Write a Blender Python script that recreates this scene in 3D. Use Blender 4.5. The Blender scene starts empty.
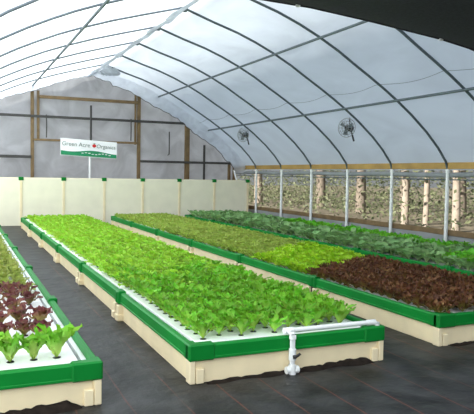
import bpy, math, random
from mathutils import Vector, Matrix
random.seed(7)
C = bpy.context.scene.collection
PI = math.pi
K = 2.06
# ------------------------------------------------------------------ helpers
def lin(c):
    return tuple(((v/255)/12.92 if v/255 <= .04045 else ((v/255+.055)/1.055)**2.4) for v in c) + (1.,)

class MB:
    """collects faces into one mesh"""
    def __init__(s): s.v = []; s.f = []; s.sm = []; s.col = []
    def add(s, vs, fs, smooth=False, cols=None):
        b = len(s.v); s.v.extend([tuple(p) for p in vs])
        s.f.extend([tuple(b+i for i in f) for f in fs]); s.sm.extend([smooth]*len(fs))
        s.col.extend(cols if cols else [(0, 0, 0, 1)]*len(vs))
    def box(s, x0, y0, z0, x1, y1, z1, bev=0.):
        if bev <= 0:
            vs = [(x0,y0,z0),(x1,y0,z0),(x1,y1,z0),(x0,y1,z0),(x0,y0,z1),(x1,y0,z1),(x1,y1,z1),(x0,y1,z1)]
            s.add(vs, [(0,3,2,1),(4,5,6,7),(0,1,5,4),(1,2,6,5),(2,3,7,6),(3,0,4,7)]); return
        b = min(bev, (x1-x0)*.45, (y1-y0)*.45, (z1-z0)*.45)
        vs = []; idx = {}
        for i, (X, sx) in enumerate(((x0,1),(x1,-1))):
            for j, (Y, sy) in enumerate(((y0,1),(y1,-1))):
                for k, (Z, sz) in enumerate(((z0,1),(z1,-1))):
                    idx[i,j,k,0] = len(vs); vs.append((X, Y+sy*b, Z+sz*b))
                    idx[i,j,k,1] = len(vs); vs.append((X+sx*b, Y, Z+sz*b))
                    idx[i,j,k,2] = len(vs); vs.append((X+sx*b, Y+sy*b, Z))
        fs = []
        for i in (0,1):
            q = [idx[i,0,0,0], idx[i,1,0,0], idx[i,1,1,0], idx[i,0,1,0]]; fs.append(q if i else q[::-1])
            q = [idx[0,i,0,1], idx[1,i,0,1], idx[1,i,1,1], idx[0,i,1,1]]; fs.append(q[::-1] if i else q)
            q = [idx[0,0,i,2], idx[1,0,i,2], idx[1,1,i,2], idx[0,1,i,2]]; fs.append(q if i else q[::-1])
        for i in (0,1):
            for j in (0,1):
                fs.append([idx[i,j,0,0], idx[i,j,1,0], idx[i,j,1,1], idx[i,j,0,1]])
                fs.append([idx[i,0,j,0], idx[i,1,j,0], idx[i,1,j,2], idx[i,0,j,2]])
                fs.append([idx[0,i,j,1], idx[1,i,j,1], idx[1,i,j,2], idx[0,i,j,2]])
                for k in (0,1): fs.append([idx[i,j,k,0], idx[i,j,k,1], idx[i,j,k,2]])
        s.add(vs, fs)
    def tube(s, pts, r, n=8, cap=True, radii=None):
        pts = [Vector(p) for p in pts]; vs = []; fs = []
        up = Vector((0,0,1))
        for i, p in enumerate(pts):
            d = (pts[min(i+1, len(pts)-1)] - pts[max(i-1, 0)]).normalized()
            ref = up if abs(d.z) < .9 else Vector((0,1,0))
            if abs(d.y) > .95: ref = Vector((0,0,1))
            a = d.cross(ref).normalized(); b = a.cross(d)
            rr = radii[i] if radii else r
            for k in range(n):
                t = 2*PI*k/n; vs.append(p + a*(math.cos(t)*rr) + b*(math.sin(t)*rr))
        for i in range(len(pts)-1):
            for k in range(n):
                fs.append((i*n+k, i*n+(k+1)%n, (i+1)*n+(k+1)%n, (i+1)*n+k))
        s.add(vs, fs, True)
        if cap:
            s.add(vs[:n], [tuple(range(n))]); s.add(vs[-n:], [tuple(range(n))[::-1]])
    def grid(s, rows, smooth=True):
        m = len(rows[0]); vs = [p for r in rows for p in r]
        s.add(vs, [(i*m+j, i*m+j+1, (i+1)*m+j+1, (i+1)*m+j) for i in range(len(rows)-1) for j in range(m-1)], smooth)
    def disc(s, c, r, n=10, z=None):
        s.add([(c[0]+r*math.cos(2*PI*k/n), c[1]+r*math.sin(2*PI*k/n), c[2]) for k in range(n)], [tuple(range(n))])
    def mesh(s, name, mat, colors=False):
        me = bpy.data.meshes.new(name); me.from_pydata(s.v, [], s.f); me.materials.append(mat)
        me.polygons.foreach_set('use_smooth', s.sm)
        if colors:
            ca = me.color_attributes.new('leaf', 'FLOAT_COLOR', 'POINT')
            ca.data.foreach_set('color', [c for q in s.col for c in q])
        me.update(); return me
    def build(s, name, mat, parent=None, loc=(0,0,0), colors=False):
        o = bpy.data.objects.new(name, s.mesh(name, mat, colors)); C.objects.link(o); o.location = loc
        if parent: o.parent = parent
        return o

def tag(o, label=None, cat=None, group=None, kind=None):
    if label: o['label'] = label
    if cat: o['category'] = cat
    if group: o['group'] = group
    if kind: o['kind'] = kind
    return o
def empty(name, loc, label, cat, group=None, rz=0.):
    o = bpy.data.objects.new(name, None); C.objects.link(o); o.location = loc; o.rotation_euler = (0,0,rz)
    o.empty_display_size = .1
    return tag(o, label, cat, group)
def struct(o): o['kind'] = 'structure'; return o

# ------------------------------------------------------------------ materials
def mat(name, col, rough=.6, noise=.0, scale=8., spec=.5, bump=0., bscale=60., metal=0.):
    m = bpy.data.materials.new(name); m.use_nodes = True
    nt = m.node_tree; b = nt.nodes['Principled BSDF']
    b.inputs['Roughness'].default_value = rough; b.inputs['Metallic'].default_value = metal
    b.inputs['Specular IOR Level'].default_value = spec
    c = lin(col); tc = nt.nodes.new('ShaderNodeTexCoord')
    if noise:
        n = nt.nodes.new('ShaderNodeTexNoise'); n.inputs['Scale'].default_value = scale; n.inputs['Detail'].default_value = 5
        nt.links.new(tc.outputs['Object'], n.inputs['Vector'])
        r = nt.nodes.new('ShaderNodeValToRGB'); r.color_ramp.elements[0].position = .3; r.color_ramp.elements[1].position = .7
        r.color_ramp.elements[0].color = tuple(v*(1-noise) for v in c[:3])+(1,)
        r.color_ramp.elements[1].color = tuple(min(1, v*(1+noise)) for v in c[:3])+(1,)
        nt.links.new(n.outputs['Fac'], r.inputs['Fac']); nt.links.new(r.outputs['Color'], b.inputs['Base Color'])
    else: b.inputs['Base Color'].default_value = c
    if bump:
        n2 = nt.nodes.new('ShaderNodeTexNoise'); n2.inputs['Scale'].default_value = bscale
        nt.links.new(tc.outputs['Object'], n2.inputs['Vector'])
        bp = nt.nodes.new('ShaderNodeBump'); bp.inputs['Strength'].default_value = bump
        nt.links.new(n2.outputs['Fac'], bp.inputs['Height']); nt.links.new(bp.outputs['Normal'], b.inputs['Normal'])
    return m

def film(name, col, trans, scale=.8, noise=.06, gloss=.0):
    """milky polythene: part of the light is scattered back, part comes through"""
    m = bpy.data.materials.new(name); m.use_nodes = True; nt = m.node_tree; nt.nodes.clear()
    out = nt.nodes.new('ShaderNodeOutputMaterial'); mx = nt.nodes.new('ShaderNodeMixShader')
    d = nt.nodes.new('ShaderNodeBsdfDiffuse'); t = nt.nodes.new('ShaderNodeBsdfTranslucent')
    tc = nt.nodes.new('ShaderNodeTexCoord'); n = nt.nodes.new('ShaderNodeTexNoise')
    n.inputs['Scale'].default_value = scale; n.inputs['Detail'].default_value = 6; n.inputs['Distortion'].default_value = 1.2
    mp = nt.nodes.new('ShaderNodeMapping'); mp.inputs['Scale'].default_value = (1, .5, 1)
    nt.links.new(tc.outputs['Object'], mp.inputs['Vector']); nt.links.new(mp.outputs['Vector'], n.inputs['Vector'])
    r = nt.nodes.new('ShaderNodeValToRGB'); c = lin(col)
    r.color_ramp.elements[0].position = .3; r.color_ramp.elements[1].position = .65
    r.color_ramp.elements[0].color = tuple(v*(1-noise*2) for v in c[:3])+(1,)
    r.color_ramp.elements[1].color = tuple(min(1, v*(1+noise*.5)) for v in c[:3])+(1,)
    nt.links.new(n.outputs['Fac'], r.inputs['Fac'])
    bp = nt.nodes.new('ShaderNodeBump'); bp.inputs['Strength'].default_value = .25; bp.inputs['Distance'].default_value = .05
    nt.links.new(n.outputs['Fac'], bp.inputs['Height'])
    for q in (d, t):
        nt.links.new(r.outputs['Color'], q.inputs['Color']); nt.links.new(bp.outputs['Normal'], q.inputs['Normal'])
    mx.inputs[0].default_value = trans
    nt.links.new(d.outputs[0], mx.inputs[1]); nt.links.new(t.outputs[0], mx.inputs[2]); nt.links.new(mx.outputs[0], out.inputs[0])
    return m

def leafmat(name, base, tip, var=.25, heart=None, trans=.35):
    """leaf colour runs from base to tip; each leaf and each plant a little lighter or darker"""
    m = bpy.data.materials.new(name); m.use_nodes = True; nt = m.node_tree; nt.nodes.clear()
    N = nt.nodes.new; L = nt.links.new
    out = N('ShaderNodeOutputMaterial'); at = N('ShaderNodeVertexColor'); at.layer_name = 'leaf'
    sep = N('ShaderNodeSeparateColor'); L(at.outputs['Color'], sep.inputs['Color'])
    r = N('ShaderNodeValToRGB'); r.color_ramp.elements[0].color = lin(base); r.color_ramp.elements[1].color = lin(tip)
    r.color_ramp.elements[0].position = .15; r.color_ramp.elements[1].position = .85
    L(sep.outputs[0], r.inputs['Fac'])
    oi = N('ShaderNodeObjectInfo')
    a = N('ShaderNodeMath'); a.operation = 'ADD'; L(oi.outputs['Random'], a.inputs[0]); L(sep.outputs[1], a.inputs[1])
    b = N('ShaderNodeMapRange'); b.inputs['From Max'].default_value = 2; b.inputs['To Min'].default_value = 1-var; b.inputs['To Max'].default_value = 1+var
    L(a.outputs[0], b.inputs['Value'])
    hs = N('ShaderNodeHueSaturation'); L(r.outputs['Color'], hs.inputs['Color']); L(b.outputs['Result'], hs.inputs['Value'])
    h2 = N('ShaderNodeMapRange'); h2.inputs['To Min'].default_value = .485; h2.inputs['To Max'].default_value = .515; L(sep.outputs[1], h2.inputs['Value'])
    L(h2.outputs['Result'], hs.inputs['Hue'])
    p = N('ShaderNodeBsdfPrincipled'); p.inputs['Roughness'].default_value = .5; p.inputs['Specular IOR Level'].default_value = .35
    t = N('ShaderNodeBsdfTranslucent'); mx = N('ShaderNodeMixShader'); mx.inputs[0].default_value = trans
    L(hs.outputs['Color'], p.inputs['Base Color']); L(hs.outputs['Color'], t.inputs['Color'])
    L(p.outputs[0], mx.inputs[1]); L(t.outputs[0], mx.inputs[2]); L(mx.outputs[0], out.inputs[0])
    return m

def floor_mat():
    m = bpy.data.materials.new('weed_mat'); m.use_nodes = True; nt = m.node_tree; N = nt.nodes.new; L = nt.links.new
    p = nt.nodes['Principled BSDF']; tc = N('ShaderNodeTexCoord'); sx = N('ShaderNodeSeparateXYZ'); L(tc.outputs['Object'], sx.inputs[0])
    n = N('ShaderNodeTexNoise'); n.inputs['Scale'].default_value = 3; n.inputs['Detail'].default_value = 8; L(tc.outputs['Object'], n.inputs['Vector'])
    r = N('ShaderNodeValToRGB'); r.color_ramp.elements[0].position = .35; r.color_ramp.elements[1].position = .75
    r.color_ramp.elements[0].color = lin((20,20,21)); r.color_ramp.elements[1].color = lin((62,62,63)); L(n.outputs['Fac'], r.inputs['Fac'])
    # thin rust coloured guide threads every 30 cm, running down the house
    md = N('ShaderNodeMath'); md.operation = 'PINGPONG'; md.inputs[1].default_value = .18
    wob = N('ShaderNodeMath'); wob.operation = 'MULTIPLY_ADD'; wob.inputs[1].default_value = .02; L(n.outputs['Fac'], wob.inputs[0]); L(sx.outputs['X'], wob.inputs[2])
    L(wob.outputs[0], md.inputs[0])
    lt = N('ShaderNodeMath'); lt.operation = 'LESS_THAN'; lt.inputs[1].default_value = .006; L(md.outputs[0], lt.inputs[0])
    n3 = N('ShaderNodeTexNoise'); n3.inputs['Scale'].default_value = 1.2; L(tc.outputs['Object'], n3.inputs['Vector'])
    mr = N('ShaderNodeMapRange'); mr.inputs['From Min'].default_value = .4; mr.inputs['From Max'].default_value = .6; mr.inputs['To Min'].default_value = .15; mr.inputs['To Max'].default_value = .8
    L(n3.outputs['Fac'], mr.inputs['Value'])
    fm = N('ShaderNodeMath'); fm.operation = 'MULTIPLY'; L(lt.outputs[0], fm.inputs[0]); L(mr.outputs['Result'], fm.inputs[1])
    mx = N('ShaderNodeMix'); mx.data_type = 'RGBA'; L(fm.outputs[0], mx.inputs['Factor']); L(r.outputs['Color'], mx.inputs[6]); mx.inputs[7].default_value = lin((104,58,46))
    L(mx.outputs[2], p.inputs['Base Color'])
    p.inputs['Roughness'].default_value = .5; p.inputs['Specular IOR Level'].default_value = .3
    w = N('ShaderNodeTexNoise'); w.inputs['Scale'].default_value = 5; w.inputs['Detail'].default_value = 4; L(tc.outputs['Object'], w.inputs['Vector'])
    bp = N('ShaderNodeBump'); bp.inputs['Strength'].default_value = .5; bp.inputs['Distance'].default_value = .04; L(w.outputs['Fac'], bp.inputs['Height']); L(bp.outputs['Normal'], p.inputs['Normal'])
    return m

M = dict(
    rim=mat('green_rim', (0,126,44), .5, .1, 3, .25, .05, 30), cap=mat('green_cap', (0,120,42), .5, .1, 5, .25),
    tankpanel=mat('pale_cream_panel', (246,240,216), .6, .04, 3, .3), panel=mat('cream_panel', (246,228,188), .6, .07, 4, .3), post=mat('cream_post', (243,226,188), .6, .05, 6, .3),
    foam=mat('white_foam', (252,253,253), .7, .02, 30), liner=mat('white_liner', (225,230,228), .5),
    dark=mat('dark_gap', (14,16,14), .5), netcup=mat('black_cup', (12,12,12), .5),
    pvc=mat('white_pipe', (240,242,240), .3), black=mat('black_plastic', (16,16,18), .4),
    steel_glare=mat('glare_washed_steel', (112,122,130), .5, .1, 6),  # same hoop steel, made paler: glare on the left slope put into the colour
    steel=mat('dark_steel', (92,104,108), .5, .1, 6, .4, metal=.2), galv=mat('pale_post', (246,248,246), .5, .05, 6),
    wood=mat('brown_timber', (120,98,66), .7, .25, 5), beam=mat('yellow_timber', (172,138,74), .7, .18, 3),
    darkrail=mat('dark_rail', (62,60,58), .6, .1, 4), shade=mat('black_shade_cloth', (58,58,64), .8, .2, 25, .2),
    film=film('roof_film', (228,238,247), .80), endfilm=film('end_film', (216,218,224), .62, 1.3, .13),  # end film: stronger colour mottle paints in the highlights of its wrinkles
    drape=film('drape_film', (240,243,248), .75, 2.5, .08), flap=film('flap_film', (196,202,208), .5, 3., .2),
    curtain=film('curtain_film', (170,174,176), .25, 2., .1),
    soil=mat('dark_soil', (38,32,28), .95, .4, 20, .1, .6, 40), ground=mat('dry_ground', (112,104,88), .95, .25, 1.5, .1),
    bark=mat('pale_bark', (150,138,124), .9, .2, 6, .1), bark2=mat('grey_bark', (120,110,98), .9, .25, 6, .1),
    sign=mat('banner_white', (248,249,248), .5), signgreen=mat('banner_green', (24,138,88), .5), ink=mat('letter_grey', (128,140,132), .6),
    inkred=mat('letter_red', (206,40,44), .5), grey=mat('fan_grey', (150,154,156), .4), stem=mat('tomato_green', (40,120,50), .5),
)
M['floor'] = floor_mat()
LF = dict(
    leafy=leafmat('leafy_leaf', (212,236,108), (164,212,62), .36),
    romaine=leafmat('romaine_leaf', (214,240,130), (136,204,56), .25), red=leafmat('red_leaf', (176,166,90), (128,70,70), .4),
    olive=leafmat('olive_leaf', (176,204,84), (160,172,84), .3), young=leafmat('young_leaf', (206,240,110), (124,192,50), .42),
    lime=leafmat('lime_leaf', (200,234,84), (172,216,44), .22), maroon=leafmat('maroon_leaf', (156,152,76), (118,76,50), .6, trans=.3),
    pale=leafmat('pale_olive_leaf', (182,214,92), (172,192,88), .28), blue=leafmat('grey_green_leaf', (176,204,140), (132,172,108), .3, trans=.25),
    bright=leafmat('bright_leaf', (156,220,76), (120,200,54), .25), tree=leafmat('tree_leaf', (74,84,56), (112,114,84), .45),
)

# ------------------------------------------------------------------ camera (solved from the photograph's vanishing points)
f_px, yaw, pit, rol = 628.22, .418, .0519, .0163
cam = bpy.data.cameras.new('camera'); co = bpy.data.objects.new('camera', cam); C.objects.link(co)
cam.sensor_width = 36; cam.lens = f_px/474*36; cam.clip_end = 400; cam.clip_start = .05
c, s = math.cos(yaw), math.sin(yaw); cp, sp = math.cos(pit), math.sin(pit)
fw = Vector((s*cp, c*cp, -sp)); rt = Vector((c, -s, 0)); upv = Vector((s*sp, c*sp, cp))
cr, sr = math.cos(rol), math.sin(rol)
R = rt*cr + upv*sr; U = upv*cr - rt*sr
mw = Matrix((( R.x, U.x, -fw.x, 0), (R.y, U.y, -fw.y, 0), (R.z, U.z, -fw.z, 1.6), (0,0,0,1)))
co.matrix_world = mw
bpy.context.scene.camera = co

# ------------------------------------------------------------------ light
sc = bpy.context.scene
w = bpy.data.worlds.new('world'); sc.world = w; w.use_nodes = True
nt = w.node_tree; bg = nt.nodes['Background']; bg.inputs['Strength'].default_value = .55
tc = nt.nodes.new('ShaderNodeTexCoord'); sx = nt.nodes.new('ShaderNodeSeparateXYZ'); rp = nt.nodes.new('ShaderNodeValToRGB')
nt.links.new(tc.outputs['Generated'], sx.inputs[0]); nt.links.new(sx.outputs['Z'], rp.inputs['Fac'])
rp.color_ramp.elements[0].position = 0.; rp.color_ramp.elements[0].color = (.40,.42,.44,1)
rp.color_ramp.elements[1].position = .6; rp.color_ramp.elements[1].color = (.80,.89,1.,1)
nt.links.new(rp.outputs['Color'], bg.inputs['Color'])
su = bpy.data.lights.new('sun', 'SUN'); su.energy = 10.; su.angle = .02; su.color = (1,.96,.9)
so = bpy.data.objects.new('sun', su); C.objects.link(so)
so.rotation_euler = Vector((-.86,-.14,.49)).to_track_quat('Z', 'Y').to_euler()
sc.view_settings.view_transform = 'Standard'; sc.view_settings.look = 'None'; sc.view_settings.exposure = .33

# ------------------------------------------------------------------ shell
RX = 4.08; ENDY = 21.0; FRONTY = -2.66
rhalf = [(0,4.87),(.3,4.77),(.64,4.66),(1.17,4.505),(1.6,4.345),(2.02,4.16),(2.45,3.94),(2.87,3.69),(3.15,3.53),(3.5,3.32),(3.83,3.105),(4.2,2.84),(4.6,2.51),(4.9,2.21),(5.12,1.93),(5.18,1.72)]
lhalf = [(0,4.87),(.33,4.775),(.8,4.64),(1.4,4.46),(2.0,4.255),(2.4,4.10),(2.76,3.94),(3.1,3.775),(3.5,3.555),(3.9,3.29),(4.3,2.97),(4.7,2.58),(5.0,2.2),(5.18,1.92),(5.24,1.72)]
def prof(d):      # roof height at distance d from the ridge, left slope a little fuller than the right
    h = lhalf if d < 0 else rhalf; d = abs(d)
    for (a, za), (b, zb) in zip(h, h[1:]):
        if d <= b: return za+(zb-za)*(d-a)/(b-a)
    return h[-1][1]
full = [(RX-d, z) for d, z in lhalf[::-1]] + [(RX+d, z) for d, z in rhalf[1:]]
EL, ER = RX-5.24, RX+5.18

g = MB(); g.grid([[(x, y, 0) for x in (EL-.1, EL+3, EL+7, ER+.1)] for y in (FRONTY, 4, 12, ENDY+.1)], False)
struct(g.build('floor', M['floor']))
g = MB(); g.grid([[(x, y, -.06) for x in (-60, -1.5, 9.5, 70)] for y in (-30, 10, 21.2, 90)], False)
struct(g.build('ground', M['ground']))
# roof film just outside the hoops
g = MB(); rows = []
ny = 92
for i in range(ny+1):
    y = FRONTY + (ENDY-FRONTY)*i/ny
    row = []
    for j, (x, z) in enumerate(full):
        ph = ((y/(.8868*K)) % 1.)
        sag = .035*math.sin(PI*ph)*math.sin(PI*j/(len(full)-1))
        d = x-RX; n = Vector((d*.16, 0, 1)).normalized()
        row.append((x+n.x*.05, y, z+n.z*.05-sag*.6))
    rows.append(row)
g.grid(rows); struct(g.build('ceiling', M['film']))
# end wall film
g = MB(); rows = []
for i in range(25):
    t = i/24; row = []
    for j, (x, z) in enumerate(full):
        zz = .02 + (z-.02)*t
        row.append((x, ENDY+.06+.02*math.sin(x*3.1+zz*2.3)+.012*math.sin(x*7+zz*5), zz))
    rows.append(row)
g.grid(rows); struct(g.build('wall_back', M['endfilm']))
# side walls: low skirt, gap, rolled curtain under the beam
for nm, X, sgn in (('wall_right', ER, 1), ('wall_left', EL, -1)):
    g = MB()
    if sgn > 0:
        g.grid([[(X+.07+.02*math.sin(i*1.3), FRONTY+i*(ENDY-FRONTY)/40, z) for i in range(41)] for z in (.02, .2, .42)])
    else:
        g.grid([[(X-.07, FRONTY+i*(ENDY-FRONTY)/40, z) for i in range(41)] for z in (.02, .9, 1.86)])
    struct(g.build(nm, M['curtain'] if sgn > 0 else M['film']))
g = MB(); g.box(ER+.05, FRONTY, .40, ER+.09, ENDY, .52, .008); struct(g.build('baseboard_right', M['wood']))
g = MB()
yy = FRONTY
while yy < ENDY-.1:
    y2 = min(yy+3.66, ENDY); g.box(ER-.03, yy, 1.78, ER+.02, y2-.004, 1.915, .006); yy = y2
tag(g.build('side_beam', M['beam']), 'long yellow timber beam along the right eave above the open side', 'beam')
g = MB()
g.tube([(ER+.06+.01*math.sin(i*.9), FRONTY+i*(ENDY-FRONTY)/60, 1.665+.012*math.sin(i*.7)) for i in range(61)], .055, 10)
tag(g.build('rolled_curtain', M['curtain']), 'grey plastic side curtain rolled up under the right timber beam', 'curtain')
g = MB(); g.tube([(ER+.04, FRONTY, 1.56), (ER+.04, ENDY, 1.56)], .014, 6)
tag(g.build('curtain_pipe', M['steel']), 'thin dark pipe below the rolled side curtain on the right', 'pipe')

# ------------------------------------------------------------------ hoops
idxs = list(range(-4, 6))
ordn = ['first','second','third','fourth','fifth','sixth','seventh','eighth','ninth','tenth','eleventh','twelfth']
def hoop_parts(root):
    for sgn in (-1, 1):
        pts = [(sgn*d, 0, z) for d, z in (lhalf if sgn < 0 else rhalf)]
        fine = []
        for a, b in zip(pts, pts[1:]):
            for t in (0, .5): fine.append(tuple(a[q]+(b[q]-a[q])*t for q in range(3)))
        fine.append(pts[-1]); g = MB(); g.tube(fine, .021 if sgn < 0 else .025, 8); g.build('rib', M['steel_glare'] if sgn < 0 else M['steel'], root)  # left rib paler and thinner, as if washed out by glare
        e = -5.24 if sgn < 0 else 5.18
        g = MB(); g.tube([(e, 0, 0), (e, 0, 1.74)], .038, 10)
        g.tube([(e, 0, 1.70), (e, 0, 1.78)], .047, 10); p = g.build('side_post', M['galv'], root)
        p['label'] = 'pale side post'
    g = MB(); g.box(-.08, -.03, 4.79, .08, .03, 4.865, .01); g.build('ridge_bracket', M['steel'], root)
h0 = None
for n, i in enumerate(reversed(idxs)):
    y = (4.9195+.8868*i)*K
    lab = 'arched dark steel roof hoop on pale posts, %s hoop from the end wall' % ordn[n]
    if h0 is None:
        h0 = empty('roof_hoop', (RX, y, 0), lab, 'hoop', 'roof hoops'); hoop_parts(h0)
    else:
        r = h0.copy(); C.objects.link(r); r.location = (RX, y, 0); r['label'] = lab
        for ch in h0.children:
            q = ch.copy(); C.objects.link(q); q.parent = r
    if i < 0: pass
for d, lab in ((0,'dark ridge purlin along the crown of the roof'), (2.0,'upper dark purlin along the right roof slope'), (3.78,'lower dark purlin along the right roof slope'),
               (-1.98,'dark purlin along the bright left roof slope')):
    g = MB(); g.tube([(RX+d, FRONTY, prof(d)-.045), (RX+d, ENDY, prof(d)-.045)], .026, 8)
    tag(g.build('roof_purlin', M['steel']), lab, 'purlin', 'roof purlins')
# thin cord sagging between the hoops over the lower right purlin
g = MB(); pts = []
for k in range(97):
    y = 7+14*k/96.; ph = ((y/(.8868*K)-.9195+.37) % 1.)
    d = 3.34+.09*math.sin(PI*ph); pts.append((RX+d, y, prof(d)-.035))
g.tube(pts, .004, 5); tag(g.build('tension_cord', M['steel']), 'thin grey cord sagging between hoops above the lower right purlin', 'cord')
# crumpled flap under the ridge
g = MB(); rows = []
rnd = random.Random(3)
for k in range(121):
    y = 5.2+15.6*k/120.
    w1 = .03+.02*math.sin(k*.37)+.02*math.sin(k*.91+1)+rnd.uniform(-.01,.01)
    wl = .30+.05*math.sin(k*.53)+.04*math.sin(k*1.31)
    row = []
    for q in range(7):
        t = q/6.; d = -.0-wl*t
        row.append((RX+.03+d, y, prof(d)-.055-w1*math.sin(PI*t)-.05*t+.015*math.sin(k*1.3+q*1.7)*t))
    rows.append(row)
g.grid(rows); tag(g.build('ridge_flap', M['flap']), 'crumpled grey plastic flap hanging along the roof ridge', 'plastic sheet')
g = MB(); rows = []
for k in range(17):
    y = 18.9+1.5*k/16.; row = []
    for q in range(9):
        t = q/8.; wv = .5*math.sin(PI*(k+.6)/17.2)**.5
        d = .05+wv*t; row.append((RX+d, y, prof(d)-.05-.03*math.sin(k*1.9+q*1.3)*math.sin(PI*t)-.04*math.sin(PI*t)))
    rows.append(row)
g.grid(rows); tag(g.build('plastic_patch', M['flap']), 'grey crumpled plastic patch right of the ridge near the end wall', 'plastic sheet')
# drape where roof film meets the end wall
g = MB(); rows = []
rnd = random.Random(5)
seg = []
for j in range(len(full)-1):
    for t in (0, .25, .5, .75):
        a, b = full[j], full[j+1]; seg.append((a[0]+(b[0]-a[0])*t, a[1]+(b[1]-a[1])*t))
seg.append(full[-1])
for k, (x, z) in enumerate(seg):
    d = x-RX
    wd = (.20 if d > .6 else .10)+.04*math.sin(k*.35)+.015*math.sin(k*1.9)
    if abs(d) > 4.9: wd *= .5
    row = []
    for q in range(6):
        t = q/5.
        nx = -d*.16; nz = -1.; ln = math.hypot(nx, nz)
        row.append((x+nx/ln*wd*t, ENDY-.9+.82*t+.02*math.sin(k*1.1+q), z+nz/ln*(wd*t+.06*math.sin(PI*t))+.012*math.sin(k*1.7+q*2)*t*(1-t)*3))
    rows.append(row)
g.grid(rows); tag(g.build('roof_drape', M['drape']), 'wrinkled white plastic edge sagging over the top of the end wall', 'plastic sheet')
g = MB(); g.tube([Vector(r[-1])+Vector((0,-.01,0)) for r in rows], .016, 5)
tag(g.build('drape_cord', M['darkrail']), 'dark cord along the sagging plastic edge above the end wall', 'cord')

# ------------------------------------------------------------------ end wall framing
def bar(name, m, a, b, wx, wy, label, cat, group):
    g = MB(); a = Vector(a); b = Vector(b)
    if abs(a.x-b.x) < .2: 
        g.box(-wx/2, -wy/2, 0, wx/2, wy/2, abs(b.z-a.z), .006); loc = (a.x, a.y, min(a.z, b.z))
    else:
        L = b.x-a.x; g.box(0, -wy/2, -wx/2, L, wy/2, wx/2, .006); loc = tuple(a)
    o = g.build(name, m, None, loc)
    return tag(o, label, cat, group)
Y1 = ENDY-.02
G1 = 'timber posts of the end wall'; G2 = 'rails across the end wall'
bar('timber_post', M['wood'], (2.16,Y1,0), (2.16,Y1,4.14), .10, .08, 'brown timber post at the left of the end wall', 'post', G1)
bar('timber_post', M['wood'], (2.34,Y1-.0,2.6), (2.34,Y1,4.16), .08, .07, 'short brown timber post beside the left end wall post', 'post', G1)
bar('timber_post', M['wood'], (5.62,Y1,0), (5.62,Y1,4.28), .11, .08, 'brown timber post right of the banner on the end wall', 'post', G1)
bar('timber_post', M['wood'], (5.50,Y1-.0,2.55), (5.50,Y1,4.30), .06, .07, 'slim brown timber post closing the framed opening above the banner', 'post', G1)
bar('timber_post', M['wood'], (7.36,Y1,0), (7.36,Y1,3.36), .17, .09, 'thick brown timber post in the right part of the end wall', 'post', G1)
bar('timber_post', M['wood'], (8.98,Y1,0), (8.98,Y1,1.95), .09, .08, 'short brown timber post near the right corner of the end wall', 'post', G1)
bar('timber_post', M['wood'], (9.18,Y1,0), (9.18,Y1,1.9), .10, .08, 'brown corner post where end wall meets the right side', 'post', G1)
bar('timber_post', M['darkrail'], (8.01,Y1,0), (8.01,Y1,2.62), .07, .05, 'dark post between thick timber post and right corner', 'post', G1)
bar('timber_rail', M['wood'], (2.38,Y1-.08,3.96), (5.56,Y1-.08,3.96), .10, .06, 'brown timber header rail high across the end wall', 'rail', G2)
bar('timber_rail', M['darkrail'], (EL+1.5,Y1-.085,3.34), (7.32,Y1-.085,3.32), .08, .05, 'dark rail running across the upper end wall behind the hanging pole', 'rail', G2)
bar('timber_rail', M['wood'], (2.2,Y1-.08,2.60), (5.58,Y1-.08,2.56), .07, .06, 'brown timber rail behind the banner', 'rail', G2)
bar('timber_rail', M['darkrail'], (EL+.3,Y1-.08,2.05), (2.12,Y1-.08,2.05), .09, .05, 'dark low rail left of the banner on the end wall', 'rail', G2)
bar('timber_rail', M['darkrail'], (5.66,Y1-.085,1.99), (9.2,Y1-.085,1.95), .08, .05, 'dark low rail right of the banner on the end wall', 'rail', G2)
for (x, za, zb, r, lab) in ((6.665,2.25,3.03,.022,'dark cable hanging on the end wall between two timber posts'), (5.32,2.67,3.4,.02,'dark cord hanging on end wall just left of the middle timber post'),
                      (2.58,2.67,3.4,.02,'dark cord hanging on end wall right of the left timber post')):
    g = MB(); g.tube([(x, ENDY-.14, zb), (x+.005, ENDY-.14, (za+zb)/2), (x, ENDY-.14, za)] + ([(x-.05, ENDY-.14, za-.03)] if x > 6 else []), r, 6)
    tag(g.build('hanging_cable', M['darkrail']), lab, 'cable', 'cables on the end wall')
# braces in the right corner
for a, b, lab in (((9.05,ENDY-.3,1.75),(9.05,ENDY-1.5,.02),'pale slanting brace leaning at the right back corner'),):
    g = MB(); g.tube([a, b], .03, 8); tag(g.build('corner_brace', M['galv']), lab, 'brace')

# banner on its pole
t = empty('banner_pole', (3.95,20.82,0), 'pale pole carrying the banner with a dark upper end', 'pole')
g = MB(); g.tube([(0,.02,0), (0,.02,2.6)], .035, 10); g.build('lower_pole', M['galv'], t)
g = MB(); g.tube([(.03,.02,2.55), (.03,.02,3.77)], .035, 8); g.build('upper_pole', M['darkrail'], t)
bn = empty('banner', (3.91,20.76,2.36), 'white and green greenhouse banner with red tomato emblem on the end wall', 'banner')
W2, H2 = .91, .275
sk = -.045
def bx(x): return sk*(x/W2)
g = MB(); rows = [[(x, .012*math.sin(x*5), z+bx(x)) for x in [(-1+2*i/16)*W2 for i in range(17)]] for z in (-H2,-.1,H2)]
g.grid(rows); g.build('cloth', M['sign'], bn)
g = MB(); xs = [(-1+2*i/24)*W2*.985 for i in range(25)]
g.grid([[(x, -.008+.012*math.sin(x*5), -H2+.015+bx(x)) for x in xs], [(x, -.008+.012*math.sin(x*5), -.10+.035*math.sin(x*4.2+1)+bx(x)) for x in xs]])
g.build('green_band', M['signgreen'], bn)
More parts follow.
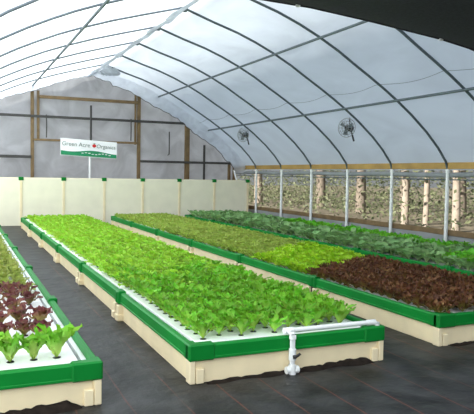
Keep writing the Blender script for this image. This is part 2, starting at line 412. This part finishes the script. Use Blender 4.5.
def text(body, x, z, size, m, name):
    cu = bpy.data.curves.new(name, 'FONT'); cu.body = body; cu.size = size; cu.align_x = 'CENTER'; cu.align_y = 'CENTER'; cu.extrude = .001
    cu.materials.append(m); o = bpy.data.objects.new(name, cu); C.objects.link(o); o.parent = bn
    o.location = (x, -.022, z+bx(x)); o.rotation_euler = (PI/2, -sk/W2, 0)
    bpy.context.view_layer.update()
    me = bpy.data.meshes.new_from_object(o.evaluated_get(bpy.context.evaluated_depsgraph_get()))
    q = bpy.data.objects.new(name, me); C.objects.link(q); q.parent = bn; q.location = o.location; q.rotation_euler = o.rotation_euler
    bpy.data.objects.remove(o); return q
text('Green Acre', -.42, .10, .185, M['ink'], 'lettering')
text('Organics', .55, .09, .175, M['ink'], 'lettering')
g = MB()
for k in range(9):   # little round fruit
    pass
n = 16; g.add([(.16+.062*math.cos(2*PI*k/n), -.024, .10+.055*math.sin(2*PI*k/n)+bx(.16)) for k in range(n)], [tuple(range(n))])
em = g.build('fruit_emblem', M['inkred'], bn)
g = MB()
for k in range(5):
    a = PI/2+(k-2)*.6; g.add([(.16,-.026,.145), (.16+.05*math.cos(a)-.01,-.026,.15+.035*math.sin(a)), (.16+.05*math.cos(a)+.01,-.026,.15+.03*math.sin(a))], [(0,1,2)])
g.build('leaf_crown', M['stem'], em)
for k in range(14):
    pass
text('aquaponic greens', .0, -.185, .11, M['sign'], 'lettering') if False else None
g = MB()
for k in range(9):   # pale wavy line of small print strokes on the green band
    x = -.25+k*.11; g.box(x, -.022, -.175+.02*math.sin(k*1.3)+bx(x), x+.07, -.020, -.155+.02*math.sin(k*1.3)+bx(x))
g.build('white_flourish', M['sign'], bn)

# ------------------------------------------------------------------ far tank
t = empty('panel_tank', (1.67,19.25,0), 'long cream panel tank with green clips standing across the far end', 'tank')
SP = 1.21; n0, n1 = -2, 6; TH = 1.40
for k in range(n0, n1):
    g = MB(); g.box(k*SP+.012, 0, 0, (k+1)*SP-.012, .03, TH, .006); g.build('front_panel', M['tankpanel'], t)
g = MB(); g.box(n0*SP, .97, 0, n1*SP, 1., TH); g.build('back_panel', M['panel'], t)
for X in (n0*SP, n1*SP): 
    g = MB(); g.box(X-.015, .03, 0, X+.015, .97, TH-.003); g.build('end_panel', M['panel'], t)
g = MB(); g.box(n0*SP+.02, .035, TH-.12, n1*SP-.02, .965, TH-.1); g.build('water_surface', M['liner'], t)
for k in range(n0, n1+1):
    g = MB(); g.box(k*SP-.07, -.025, TH-.075, k*SP+.07, .07, TH+.03, .01); g.build('clip', M['cap'], t)
    g = MB(); g.box(k*SP-.035, -.02, 0, k*SP+.035, -.001, TH-.08, .004); g.build('post', M['post'], t)

# ------------------------------------------------------------------ grow beds
RT = .297; RB = .187; LM = 2.3243
def wav(x): return .012*math.sin(x*5.3)+.008*math.sin(x*13.1+1)
def bed(xl, xr, y0, nm, label, rafts_label):
    W = xr-xl; L = nm*LM
    t = empty('grow_bed', (xl, y0, 0), label, 'grow bed', 'long hydroponic grow beds')
    # cream panels: local x 0..W, y 0..L
    ins = .02
    for k in range(nm):
        for X in (ins, W-ins-.03):
            g = MB(); g.box(X, k*LM+.01, 0.0, X+.03, (k+1)*LM-.01, RB+.03, .004); g.build('side_panel', M['panel'], t)
    g = MB(); g.box(ins+.03, ins, 0, W-ins-.03, ins+.03, RB+.03, .004); g.build('front_panel', M['panel'], t)
    g = MB(); g.box(ins+.03, L-ins-.03, 0, W-ins-.03, L-ins, RB+.03, .004); g.build('back_panel', M['panel'], t)
    # rim rails, U channel with a small lip
    rw = .062
    for X in (0, W-rw):
        for k in range(nm):
            g = MB(); g.box(X, k*LM+(.0 if k else rw*.5), RB, X+rw, (k+1)*LM-(0 if k < nm-1 else rw*.5), RT, .012)
            g.box(X-.006 if X == 0 else X, k*LM+.02, RB-.004, (X+rw) if X == 0 else X+rw+.006, (k+1)*LM-.02, RB+.018, .004)
            g.build('side_rim', M['rim'], t)
    for Y in (0, L-rw):
        g = MB(); g.box(rw*.6, Y, RB, W-rw*.6, Y+rw, RT, .012)
        g.box(.02, Y-.006, RB-.004, W-.02, Y+rw, RB+.018, .004); g.build('end_rim', M['rim'], t)
    # corner caps and joint brackets
    e = .012
    for X, sx in ((0,1),(W,-1)):
        for Y, sy in ((0,1),(L,-1)):
            g = MB()
            xa, xb = sorted((X-sx*e, X+sx*.20)); ya, yb = sorted((Y-sy*e, Y+sy*(rw+e)))
            g.box(xa, ya, RB-.012, xb, yb, RT+.010, .012)
            xa, xb = sorted((X-sx*e, X+sx*(rw+e))); ya, yb = sorted((Y+sy*.02, Y+sy*.13))
            g.box(xa, ya, RB-.010, xb, yb, RT+.008, .012)
            g.build('corner_cap', M['cap'], t)
            g = MB()
            xa, xb = sorted((X-sx*.004, X+sx*.10)); ya, yb = sorted((Y-sy*.004, Y+sy*.085))
            g.box(xa, ya, 0, X+sx*.045 if sx > 0 else xb, yb, RB-.008, .006) if sx > 0 else g.box(X-.045, ya, 0, xb, yb, RB-.008, .006)
            xa2, xb2 = sorted((X+sx*.05, X+sx*.115)); ya2, yb2 = sorted((Y-sy*.004, Y+sy*.03))
            g.box(xa2, ya2, 0, xb2, yb2, RB-.075, .005)
            g.build('corner_post', M['post'], t)
    for k in range(1, nm):
        for X, sx in ((0,1),(W,-1)):
            g = MB(); xa, xb = sorted((X-sx*.02, X+sx*(rw+.004)))
            g.box(xa, k*LM-.085, RB-.014, xb, k*LM+.085, RT+.020, .012)
            xa, xb = sorted((X-sx*.03, X+sx*.03)); g.box(xa, k*LM-.03, RB-.005, xb, k*LM+.03, RT+.008, .008)
            g.build('joint_bracket', M['cap'], t)
            xa, xb = sorted((X-sx*.034, X+sx*.03)); xc, xd = sorted((X-sx*.05, X+sx*.03))
            for dy in (-.125, .04):
                g = MB(); g.box(xa, k*LM+dy, 0, xb, k*LM+dy+.085, RB-.02, .006); g.box(xc, k*LM+dy-.01, 0, xd, k*LM+dy+.095, .075, .008); g.build('stake', M['post'], t)
            g = MB(); g.box(X-.006 if sx > 0 else X-.02, k*LM-.038, .05, X+.02 if sx > 0 else X+.006, k*LM+.03, RB-.014); g.build('dark_joint', M['dark'], t)
    g = MB(); g.box(ins+.03, ins+.03, RB-.02, W-ins-.03, L-ins-.03, RB+.01); g.build('pond_liner', M['dark'], t)
    g = MB()
    for X0, X1 in ((rw, rw+.035), (W-rw-.035, W-rw)): g.box(X0, rw, RB+.012, X1, L-rw, .262)
    g.box(rw, rw, RB+.012, W-rw, rw+.03, .262); g.build('liner_lip', M['liner'], t)
    # foam rafts
    for k in range(nm):
        g = MB(); a = k*LM + (rw+.042 if k == 0 else .004); b = (k+1)*LM - (rw+.042 if k == nm-1 else .004)
        g.box(rw+.047, a, RB+.012, W-rw-.060, b, .272, .008)
        o = g.build('foam_raft', M['foam'], None, (xl, y0, 0)); tag(o, rafts_label, 'raft', 'foam rafts floating in the grow beds')
    return t
B1 = (-.89, .8907, 4.2591); B2 = (1.5948, 3.3777, 4.4163); B3 = (4.1499, 5.93, 4.5867); B4 = (6.52, 8.30, 4.75)
bed(*B1, 6, 'long cream and green grow bed at the left edge with romaine and red lettuce', 'white foam raft under the plants of the left grow bed')
bed(*B2, 6, 'long cream and green grow bed in the middle with the white pipe at its end', 'white foam raft under the plants of the middle grow bed')
bed(*B3, 6, 'long cream and green grow bed with dark red lettuce at its near end', 'white foam raft under the plants of the bed of red lettuce')
bed(*B4, 6, 'long grow bed of grey-green broad leaves along the open right side', 'white foam raft under the broad-leaved plants of the far right bed')

# ragged soil banked against the near ends of the beds
def soil(x0, x1, y, label, rs):
    rnd = random.Random(rs); g = MB(); rows = [[], [], [], []]
    n = 46
    for i in range(n+1):
        x = x0+(x1-x0)*i/n; t = i/n
        hgt = (.004+.030*t*t+.004*abs(math.sin(i*.7))+rnd.uniform(0,.020)*(.3+t))*min(1, i/2., (n-i)/2.)
        rows[0].append((x, y-.05-.02*math.sin(i*.5), .001)); rows[1].append((x, y-.025, hgt*.6+.001)); rows[2].append((x, y, hgt+.002)); rows[3].append((x, y+.012, .001))
    g.grid(rows); tag(g.build('soil_ridge', M['soil']), label, 'soil', None, 'stuff')
soil(B2[0]+.13, B2[1]-.1, B2[2]+.010, 'dark ragged soil heaped along the near end of the middle bed', 4)
soil(B1[0]+.13, B1[1]-.13, B1[2]+.010, 'thin dark soil along the near end of the left bed', 6)
soil(B3[0]+.13, B3[1]-.1, B3[2]+.010, 'dark soil along the near end of the bed of dark red lettuce', 8)

# white pipe at the near end of the middle bed
t = empty('drain_pipe', (2.45, 4.37, 0), 'white plastic pipe with black valve rising over the near rim of the middle bed', 'pipe')
r = .021
g = MB(); g.tube([(0,0,.03), (0,0,.30), (.0,.005,.322), (.0,.02,.333), (.0,.06,.336)], r, 12); g.build('riser', M['pvc'], t)
g = MB(); g.tube([(-.015,.075,.336), (.81,.085,.336)], r, 12); g.build('cross_pipe', M['pvc'], t)
g = MB(); g.tube([(0,0,.285), (0,0,.315), (0,.012,.333), (0,.04,.338), (0,.07,.338)], r+.007, 12); g.tube([(-.04,.075,.336),(.05,.076,.336)], r+.007, 12); g.build('elbow', M['pvc'], t)
g = MB(); g.tube([(.78,.085,.336), (.86,.085,.336), (.88,.085,.325), (.885,.085,.28)], r+.004, 12); g.build('end_elbow', M['pvc'], t)
g = MB(); g.tube([(0,0,.115), (0,0,.205)], r+.009, 12); v = g.build('valve_body', M['pvc'], t)
g = MB(); g.tube([(-.01,-.028,.145), (.012,-.04,.15)], .016, 8); g.tube([(.0,-.038,.142), (.05,-.04,.172)], .011, 8); g.build('handle', M['black'], v)
g = MB(); g.tube([(0,0,.0), (0,0,.075)], r+.010, 12); g.tube([(-.05,0,.035), (.05,0,.035)], r+.004, 12); g.tube([(-.055,0,.035), (-.03,0,.035)], r+.010, 12); g.tube([(.03,0,.035), (.055,0,.035)], r+.010, 12); g.build('base_fitting', M['pvc'], t)

# ------------------------------------------------------------------ plants
def leaf(mb, rnd, az, ln, wd, tilt, curl, ruf, base=(0,0,0), nl=6, shape=.6, stalk=.25, fold=.25):
    """one leaf: an arched, folded, ruffled blade. tilt 0 = upright"""
    g = rnd.random(); pts = []; cols = []
    x = y = 0.; r = 0.; z = 0.; ang = tilt
    ca, sa = math.cos(az), math.sin(az)
    st = ln/nl
    for i in range(nl+1):
        t = i/nl
        if t < stalk: w = wd*(.12+.25*(t/stalk)**2)
        else:
            u = (t-stalk)/(1-stalk); w = wd*(.37+.63*math.sin(PI*min(1, u**shape*.98+.0))) if u > 0 else wd*.37
            if u > .6: w = wd*(max(.10, math.sqrt(max(0, 1-((u-.6)/.42)**2))))
        if i:
            r += math.sin(ang)*st; z += math.cos(ang)*st; ang += curl/nl
        for j in (-1, -.5, 0, .5, 1):
            off = j*w*.5
            nrm = fold*abs(j)*w*.5 + ruf*math.sin(i*2.4+j*3+g*9)*abs(j)*(.3+t)
            # blade normal in the (r,z) plane
            nr, nz = -math.cos(ang), math.sin(ang)
            rr = r+nr*nrm; zz = z+nz*nrm
            pts.append((base[0]+ca*rr-sa*off, base[1]+sa*rr+ca*off, base[2]+max(zz, .002)))
            cols.append((t, g, abs(j), 1))
    fs = [(i*5+j, i*5+j+1, (i+1)*5+j+1, (i+1)*5+j) for i in range(nl) for j in range(4)]
    mb.add(pts, fs, True, cols)

def plant(mb, rnd, kind, base=(0,0,0), s=1., low=False):
    U = rnd.uniform
    def ring(n, ln, wd, t0, t1, curl, ruf, **k):
        a0 = U(0, 6.3)
        for q in range(n):
            u = q/max(1, n-1)
            leaf(mb, rnd, a0+q*2.4+U(-.2,.2), s*ln*U(.8,1.12)*(1-.25*u), s*wd*U(.85,1.15), t0+(t1-t0)*u+U(-.1,.1), curl*U(.6,1.3), s*ruf, base, nl=4 if low else 6, **k)
    if kind == 'romaine': ring(17, .235, .062, .60, .02, .6, .02, stalk=.1, fold=.4)
    if kind == 'red':     ring(6 if low else 11, .19, .065, .7, .05, .6, .018, stalk=.12, fold=.3)
    if kind == 'olive':   ring(6 if low else 11, .165, .085, .9, .1, .5, .014, stalk=.15, fold=.3)
    if kind == 'young':   ring(6 if low else 12, .20, .058, .65, .03, .75, .011, stalk=.3, fold=.35)
    if kind in ('lime','leafy'):    ring(6 if low else 12, .15, .09, 1.0, .1, .6, .016, stalk=.15, fold=.3)
    if kind == 'maroon':  ring(8 if low else 17, .165, .045, 1.0, .03, .5, .014, stalk=.2, fold=.3)
    if kind == 'pale':    ring(6 if low else 11, .16, .085, 1., .1, .5, .014, stalk=.15, fold=.3)
    if kind == 'blue':    ring(6 if low else 9, .27, .15, .95, .15, .85, .010, stalk=.38, fold=.2)
    if kind == 'bright':  ring(6 if low else 12, .26, .12, .9, .1, .6, .018, stalk=.2, fold=.3)

VAR = {}
for kind in ('romaine','red','olive','young','lime','leafy','maroon','pale','blue','bright'):
    VAR[kind] = []
    for v in range(6):
        mb = MB(); plant(mb, random.Random(hash_ := (len(kind)*131+v*17+ord(kind[0]))), kind)
        VAR[kind].append(mb.mesh(kind+'_leaves', LF[kind], True))
cupm = MB(); cupm.tube([(0,0,-.012), (0,0,.003)], .026, 12); cupm.disc((0,0,.003), .026, 12); cup_mesh = cupm.mesh('net_cup', M['netcup'])
ZP = .2725
prnd = random.Random(11)
NAMES = dict(romaine='romaine_lettuce', red='red_lettuce', olive='mixed_lettuce', young='young_lettuce', leafy='leaf_lettuce', lime='lime_lettuce', maroon='dark_red_lettuce', pale='pale_lettuce', blue='broadleaf_plant', bright='bright_leaf_plant')
CAT = dict(blue='leafy plant', bright='leafy plant')
def put(kind, x, y, s, label, group, cup=False):
    o = bpy.data.objects.new(NAMES[kind], prnd.choice(VAR[kind])); C.objects.link(o)
    o.location = (x, y, ZP); o.rotation_euler = (prnd.uniform(-.08,.08), prnd.uniform(-.08,.08), prnd.uniform(0, 6.28)); 
    sz = s*prnd.uniform(.88,1.12); o.scale = (sz, sz, sz*prnd.uniform(.92,1.1))
    tag(o, label, CAT.get(kind, 'lettuce'), group)
    if cup:
        q = bpy.data.objects.new('net_cup', cup_mesh); C.objects.link(q); q.parent = o; q.location = (0,0,0); q['label'] = 'black net cup'
    return o
def stuff(kind, spots, name, label, seed):
    mb = MB(); rnd = random.Random(seed)
    for (x, y, s) in spots: plant(mb, rnd, kind, (x, y, ZP), s, True)
    tag(mb.build(name, LF[kind], None, (0,0,0), True), label, CAT.get(kind, 'lettuce'), None, 'stuff')
cnt = {}
far = {}
def place(kind, x, y, s, label, group, cup=False, key=None, cap=300):
    key = key or kind
    if cnt.get(key, 0) < cap:
        cnt[key] = cnt.get(key, 0)+1; return put(kind, x, y, s, label, group, cup)
    far.setdefault(key, []).append((x, y, s))

def cols(xl, xr, n, m, m2=None):
    m2 = m if m2 is None else m2
    return [xl+m+(xr-xl-m-m2)*i/(n-1) for i in range(n)]
# middle bed: young green lettuces, nine to a row, staggered
rows_n = 0; y = B2[2]+.25
while y < B2[2]+6*LM-.15:
    for c, x in enumerate(cols(B2[0], B2[1], 10, .20, .14)):
        xx = x+prnd.uniform(-.015,.015); yy = y+(.075 if c % 2 else 0)+prnd.uniform(-.012,.012)
        k = 'young' if yy < 7.2+prnd.uniform(-1.2,1.2) else 'leafy'
        s = .92+.12*(x-B2[0]) if k == 'young' else 1.05
        if rows_n == 0: lab = 'young green lettuce, %s from the left in the front row of the middle bed' % ordn[c]
        elif rows_n == 1: lab = 'young green lettuce, %s from the left in the second row of the middle bed' % ordn[c]
        elif k == 'young': lab = 'young green lettuce in the near crowd of the middle bed behind its two front rows'
        else: lab = 'lime green leaf lettuce in the farther dense part of the middle bed'
        if rows_n == 0 and c == 9: continue
        place(k, xx, yy, s, lab, 'young green lettuces of the middle bed' if k == 'young' else 'lime lettuces of the middle bed', cup=(rows_n < 9 or (c < 2 and y < 9)), key='b2'+k)
    rows_n += 1; y += .165
# left bed: romaine in front, red rows, then a brownish green mix
X1 = [.63-.158*i for i in range(9)][::-1]
for c, x in enumerate(X1):
    n_ = len(X1)-1-c
    if n_ > 7: continue
    place('romaine', x+prnd.uniform(-.01,.01), 4.56, 1.12, 'green romaine lettuce, %s from the right in the front row of the left bed' % ordn[n_], 'romaine lettuces in the front row', True)
for r_, y in enumerate((5.2, 5.66, 6.1, 6.52, 6.9)):
    for c, x in enumerate(X1):
        n_ = len(X1)-1-c
        if n_ > 7 or prnd.random() < .04: continue
        place('red', x+prnd.uniform(-.02,.02), y+(.06 if c % 2 else -.04), 1.05, 'red lettuce, %s from the right in the %s red row of the left bed' % (ordn[n_], ordn[r_]), 'red lettuces of the left bed', True)
y = 7.2; r_ = 0
while y < 17.9:
    for c, x in enumerate(X1):
        if c < 2 and y < 12: continue
        if prnd.random() < .05: continue
        place('olive', x+prnd.uniform(-.02,.02), y+(.08 if c % 2 else 0)+prnd.uniform(-.02,.02), 1.0, 'brownish green lettuce in the long mixed planting of the left bed', 'brownish green lettuces of the left bed', cup=False, key='b1olive')
    y += .20+.0*r_; r_ += 1
# third bed: dark red, then lime, then pale olive
y = B3[2]+.14; r_ = 0
while y < B3[2]+6*LM-.15:
    for c, x in enumerate(cols(B3[0], B3[1], 12, .135)):
        xx = x+prnd.uniform(-.02,.02); yy = y+(.075 if c % 2 else 0)+prnd.uniform(-.015,.015)
        d = xx-B3[0]; j = prnd.uniform(-.1,.1)
        if yy < 7.1+.6*d+j: place('maroon', xx, yy, 1.0, 'dark red frilly lettuce in the crowded near end of the third bed', 'dark red lettuces at the near end of the third bed', key='b3m')
        elif yy < 8.6+.85*d+j: place('lime', xx, yy, 1.1, 'bright lime lettuce in the patch beyond the dark red lettuces', 'lime lettuces beyond the dark red ones', key='b3l')
        else: place('pale', xx, yy, 1.0, 'pale olive lettuce in the far planting of the third bed beyond the lime patch', 'pale olive lettuces of the third bed', key='b3p')
    y += .16; r_ += 1
# right-hand bed: broad grey-green leaves with brighter patches
y = B4[2]+.3
while y < B4[2]+6*LM-.15:
    for c, x in enumerate(cols(B4[0], B4[1], 9, .16)):
        xx = x+prnd.uniform(-.03,.03); yy = y+(.1 if c % 2 else 0)+prnd.uniform(-.03,.03)
        d = xx-B4[0]
        br = (yy < 7.55 and d > .3) or (d > 1.15 and 8.5 < yy < 14.5)
        if br: place('bright', xx, yy, 1.0, 'bright green leafy plant in the right-hand bed ' + ('near its visible front' if yy < 8 else 'along its far edge by the posts'), 'bright plants of the right-hand bed', key='b4b')
        else: place('blue', xx, yy, 1.0, 'grey-green broad-leaved plant in the right-hand bed', 'broad-leaved plants of the right-hand bed', key='b4')
    y += .22
FAR = dict(b2young=('young','young_lettuces','young green lettuces in the middle bed too many to count'), b2leafy=('leafy','leaf_lettuces','lime lettuces at the far end of the middle bed'),
           b1olive=('olive','mixed_lettuces','brownish green lettuces at the far end of the left bed'), b3p=('pale','pale_lettuces','pale olive lettuces at the far end of the third bed'),
           b4=('blue','broadleaf_plants','grey-green broad-leaved plants at the far end of the right-hand bed'), b3m=('maroon','dark_red_lettuces','dark red lettuces of the third bed'))
for q, (key, sp) in enumerate(far.items()):
    kind, nm, lab = FAR[key]; stuff(kind, sp, nm, lab, 50+q)

# ------------------------------------------------------------------ fans
def fan(loc, label):
    t = empty('circulation_fan', loc, label, 'fan', 'circulation fans under the right roof slope', rz=math.radians(-62))
    # faces along local -y
    g = MB(); n = 28; Rr = .215
    for yy, rr in ((-.07,.09),(-.06,.15),(0,Rr),(.06,.15),(.07,.09)):
        g.tube([(rr*math.cos(2*PI*k/n), yy, rr*math.sin(2*PI*k/n)) for k in range(n+1)], .005 if rr < Rr else .009, 5, False)
    for k in range(14):
        a = 2*PI*k/14; ca, sa = math.cos(a), math.sin(a)
        g.tube([(0.03*ca,-.075,.03*sa), (.12*ca,-.07,.12*sa), (Rr*ca,0,Rr*sa), (.12*ca,.07,.12*sa)], .0035, 4, False)
    g.build('cage', M['grey'], t)
    g = MB()
    for k in range(3):
        a = 2*PI*k/3+.4; rows = []
        for q in range(5):
            u = q/4.; rr = .04+.13*u; wdt = .05+.05*u
            rows.append([(rr*math.cos(a+s_*wdt/max(rr,.05)*.5), -.02+s_*.022, rr*math.sin(a+s_*wdt/max(rr,.05)*.5)) for s_ in (-1,-.3,.3,1)])
        g.grid(rows)
    g.build('blades', M['steel'], t)
    g = MB(); g.tube([(0,-.02,0), (0,.05,0), (0,.20,0), (0,.22,0)], .06, 12, True, [.05,.075,.075,.05]); g.build('motor', M['black'], t)
    g = MB(); g.tube([(.0,.14,.0), (.05,.16,-.12), (.10,.17,-.30)], .022, 6); g.tube([(0,.14,.06), (0,.14,.62)], .014, 6); g.build('bracket', M['black'], t)
fan((8.1,12.15,2.70), 'round wire-cage fan under the right roof slope, the nearer of two')
fan((8.1,17.85,2.83), 'round wire-cage fan under the right roof slope, the one near the end wall')

# ------------------------------------------------------------------ black shade cloth overhead
edge = [(-1.0,3.55),(0.,3.72),(1.5,3.82),(3.5,3.80),(4.2,3.785),(5.13,3.715),(6.35,3.60),(6.9,3.52),(7.12,3.47)]
t = empty('shade_cloth', (0,7.2,0), 'black shade cloth pulled back overhead at the top right', 'shade cloth')
g = MB(); rows = []
for i in range(10):
    y = -.3*i
    sag = .10*math.sin(PI*(i % 6)/6.)
    rows.append([(x, y, z-sag*.6-(.03 if i else 0)) for x, z in edge])
g.grid(rows); g.build('cloth', M['shade'], t)
g = MB(); g.tube([(x, 0, z) for x, z in edge], .018, 6); g.build('edge_hem', M['shade'], t)
for x in (4.0, 6.36, 2.6):
    for (a, za), (b, zb) in zip(edge, edge[1:]):
        if a <= x <= b: z = za+(zb-za)*(x-a)/(b-a)
    g = MB(); g.tube([(x-.03, -.005, z-.005), (x+.03, -.005, z-.005)], .026, 8); cl = g.build('white_clip', M['pvc'], t); cl['label'] = 'small white clip'

# ------------------------------------------------------------------ outside the open right side
trnd = random.Random(21)
def tree(x, y, h, tr, crown, label, m):
    t = empty('tree', (x, y, -.06), label, 'tree', 'trees outside the open right side')
    g = MB(); lean = trnd.uniform(-.25,.25)
    pts = [(lean*u*u+.05*math.sin(u*7), .06*math.sin(u*5), h*u) for u in [i/8 for i in range(9)]]
    g.tube(pts, tr, 9, True, [tr*(1.25-.7*i/8) for i in range(9)])
    for k in range(4):
        z = h*trnd.uniform(.3,.75); a = trnd.uniform(0,6.3); l = trnd.uniform(.6,1.4)
        g.tube([(lean*(z/h)**2, 0, z), (lean+.5*l*math.cos(a), .5*l*math.sin(a), z+.4*l), (lean+l*math.cos(a), l*math.sin(a), z+l)], tr*.3, 6, True, [tr*.4,tr*.28,tr*.12])
    g.build('trunk', m, t)
    g = MB()
    for k in range(700):
        a = trnd.uniform(0,6.3); rr = crown*math.sqrt(trnd.random()); z = h*trnd.uniform(.28,1.05)
        p = Vector((lean+rr*math.cos(a), rr*math.sin(a), z)); sz = trnd.uniform(.05,.12)
        u = Vector((trnd.uniform(-1,1), trnd.uniform(-1,1), trnd.uniform(-1,1))).normalized(); v = u.orthogonal().normalized()
        gg = trnd.random()
        g.add([p-u*sz, p-v*sz*.5, p+u*sz, p+v*sz*.5], [(0,1,2,3)], False, [(gg, gg, 0, 1)]*4)
    g.build('foliage', LF['tree'], t, colors=True)
TR = [(14.0,17.32,.115,'bark','tree with pale trunk standing just outside behind the second side post'), (14.2,16.5,.085,'bark','slimmer pale-trunked tree beside the first pale trunk'), (14.0,14.9,.11,'bark','thick pale trunk outside at the far right of the open side'),
      (16.5,23.5,.2,'bark2','grey-trunked tree outside beyond the middle of the open side'), (17.5,28.5,.2,'bark2','grey-trunked tree outside between the fourth and fifth side posts'), (16,33,.22,'bark','pale tree outside beyond the back corner of the side'),
      (19,20,.22,'bark2','grey tree standing behind the pale-trunked pair'), (21,26,.25,'bark2','tall grey tree in the back row outside'), (20,16.2,.2,'bark2','grey tree outside behind the thick pale trunk'), (22,36,.25,'bark2','farthest tree outside beyond the back corner')]
for x, y, tr, b, lab in TR: tree(x, y, trnd.uniform(4.6,6), tr, trnd.uniform(1.5,2.1), lab, M[b])
# low brush as one uncountable mass
g = MB()
for k in range(14000):
    y = trnd.uniform(8,48); x = 12.5+trnd.random()*14+(y-8)*.05; z = abs(trnd.gauss(0,.8))*(.5+(x-12.5)*.09)+.02
    p = Vector((x, y, z)); sz = trnd.uniform(.05,.13)
    u = Vector((trnd.uniform(-1,1), trnd.uniform(-1,1), trnd.uniform(-1,1))).normalized(); v = u.orthogonal().normalized(); gg = trnd.random()
    g.add([p-u*sz, p-v*sz*.5, p+u*sz, p+v*sz*.5], [(0,1,2,3)], False, [(gg,gg,0,1)]*4)
tag(g.build('undergrowth', LF['tree'], colors=True), 'scrubby green undergrowth outside the open right side', 'bushes', None, 'stuff')
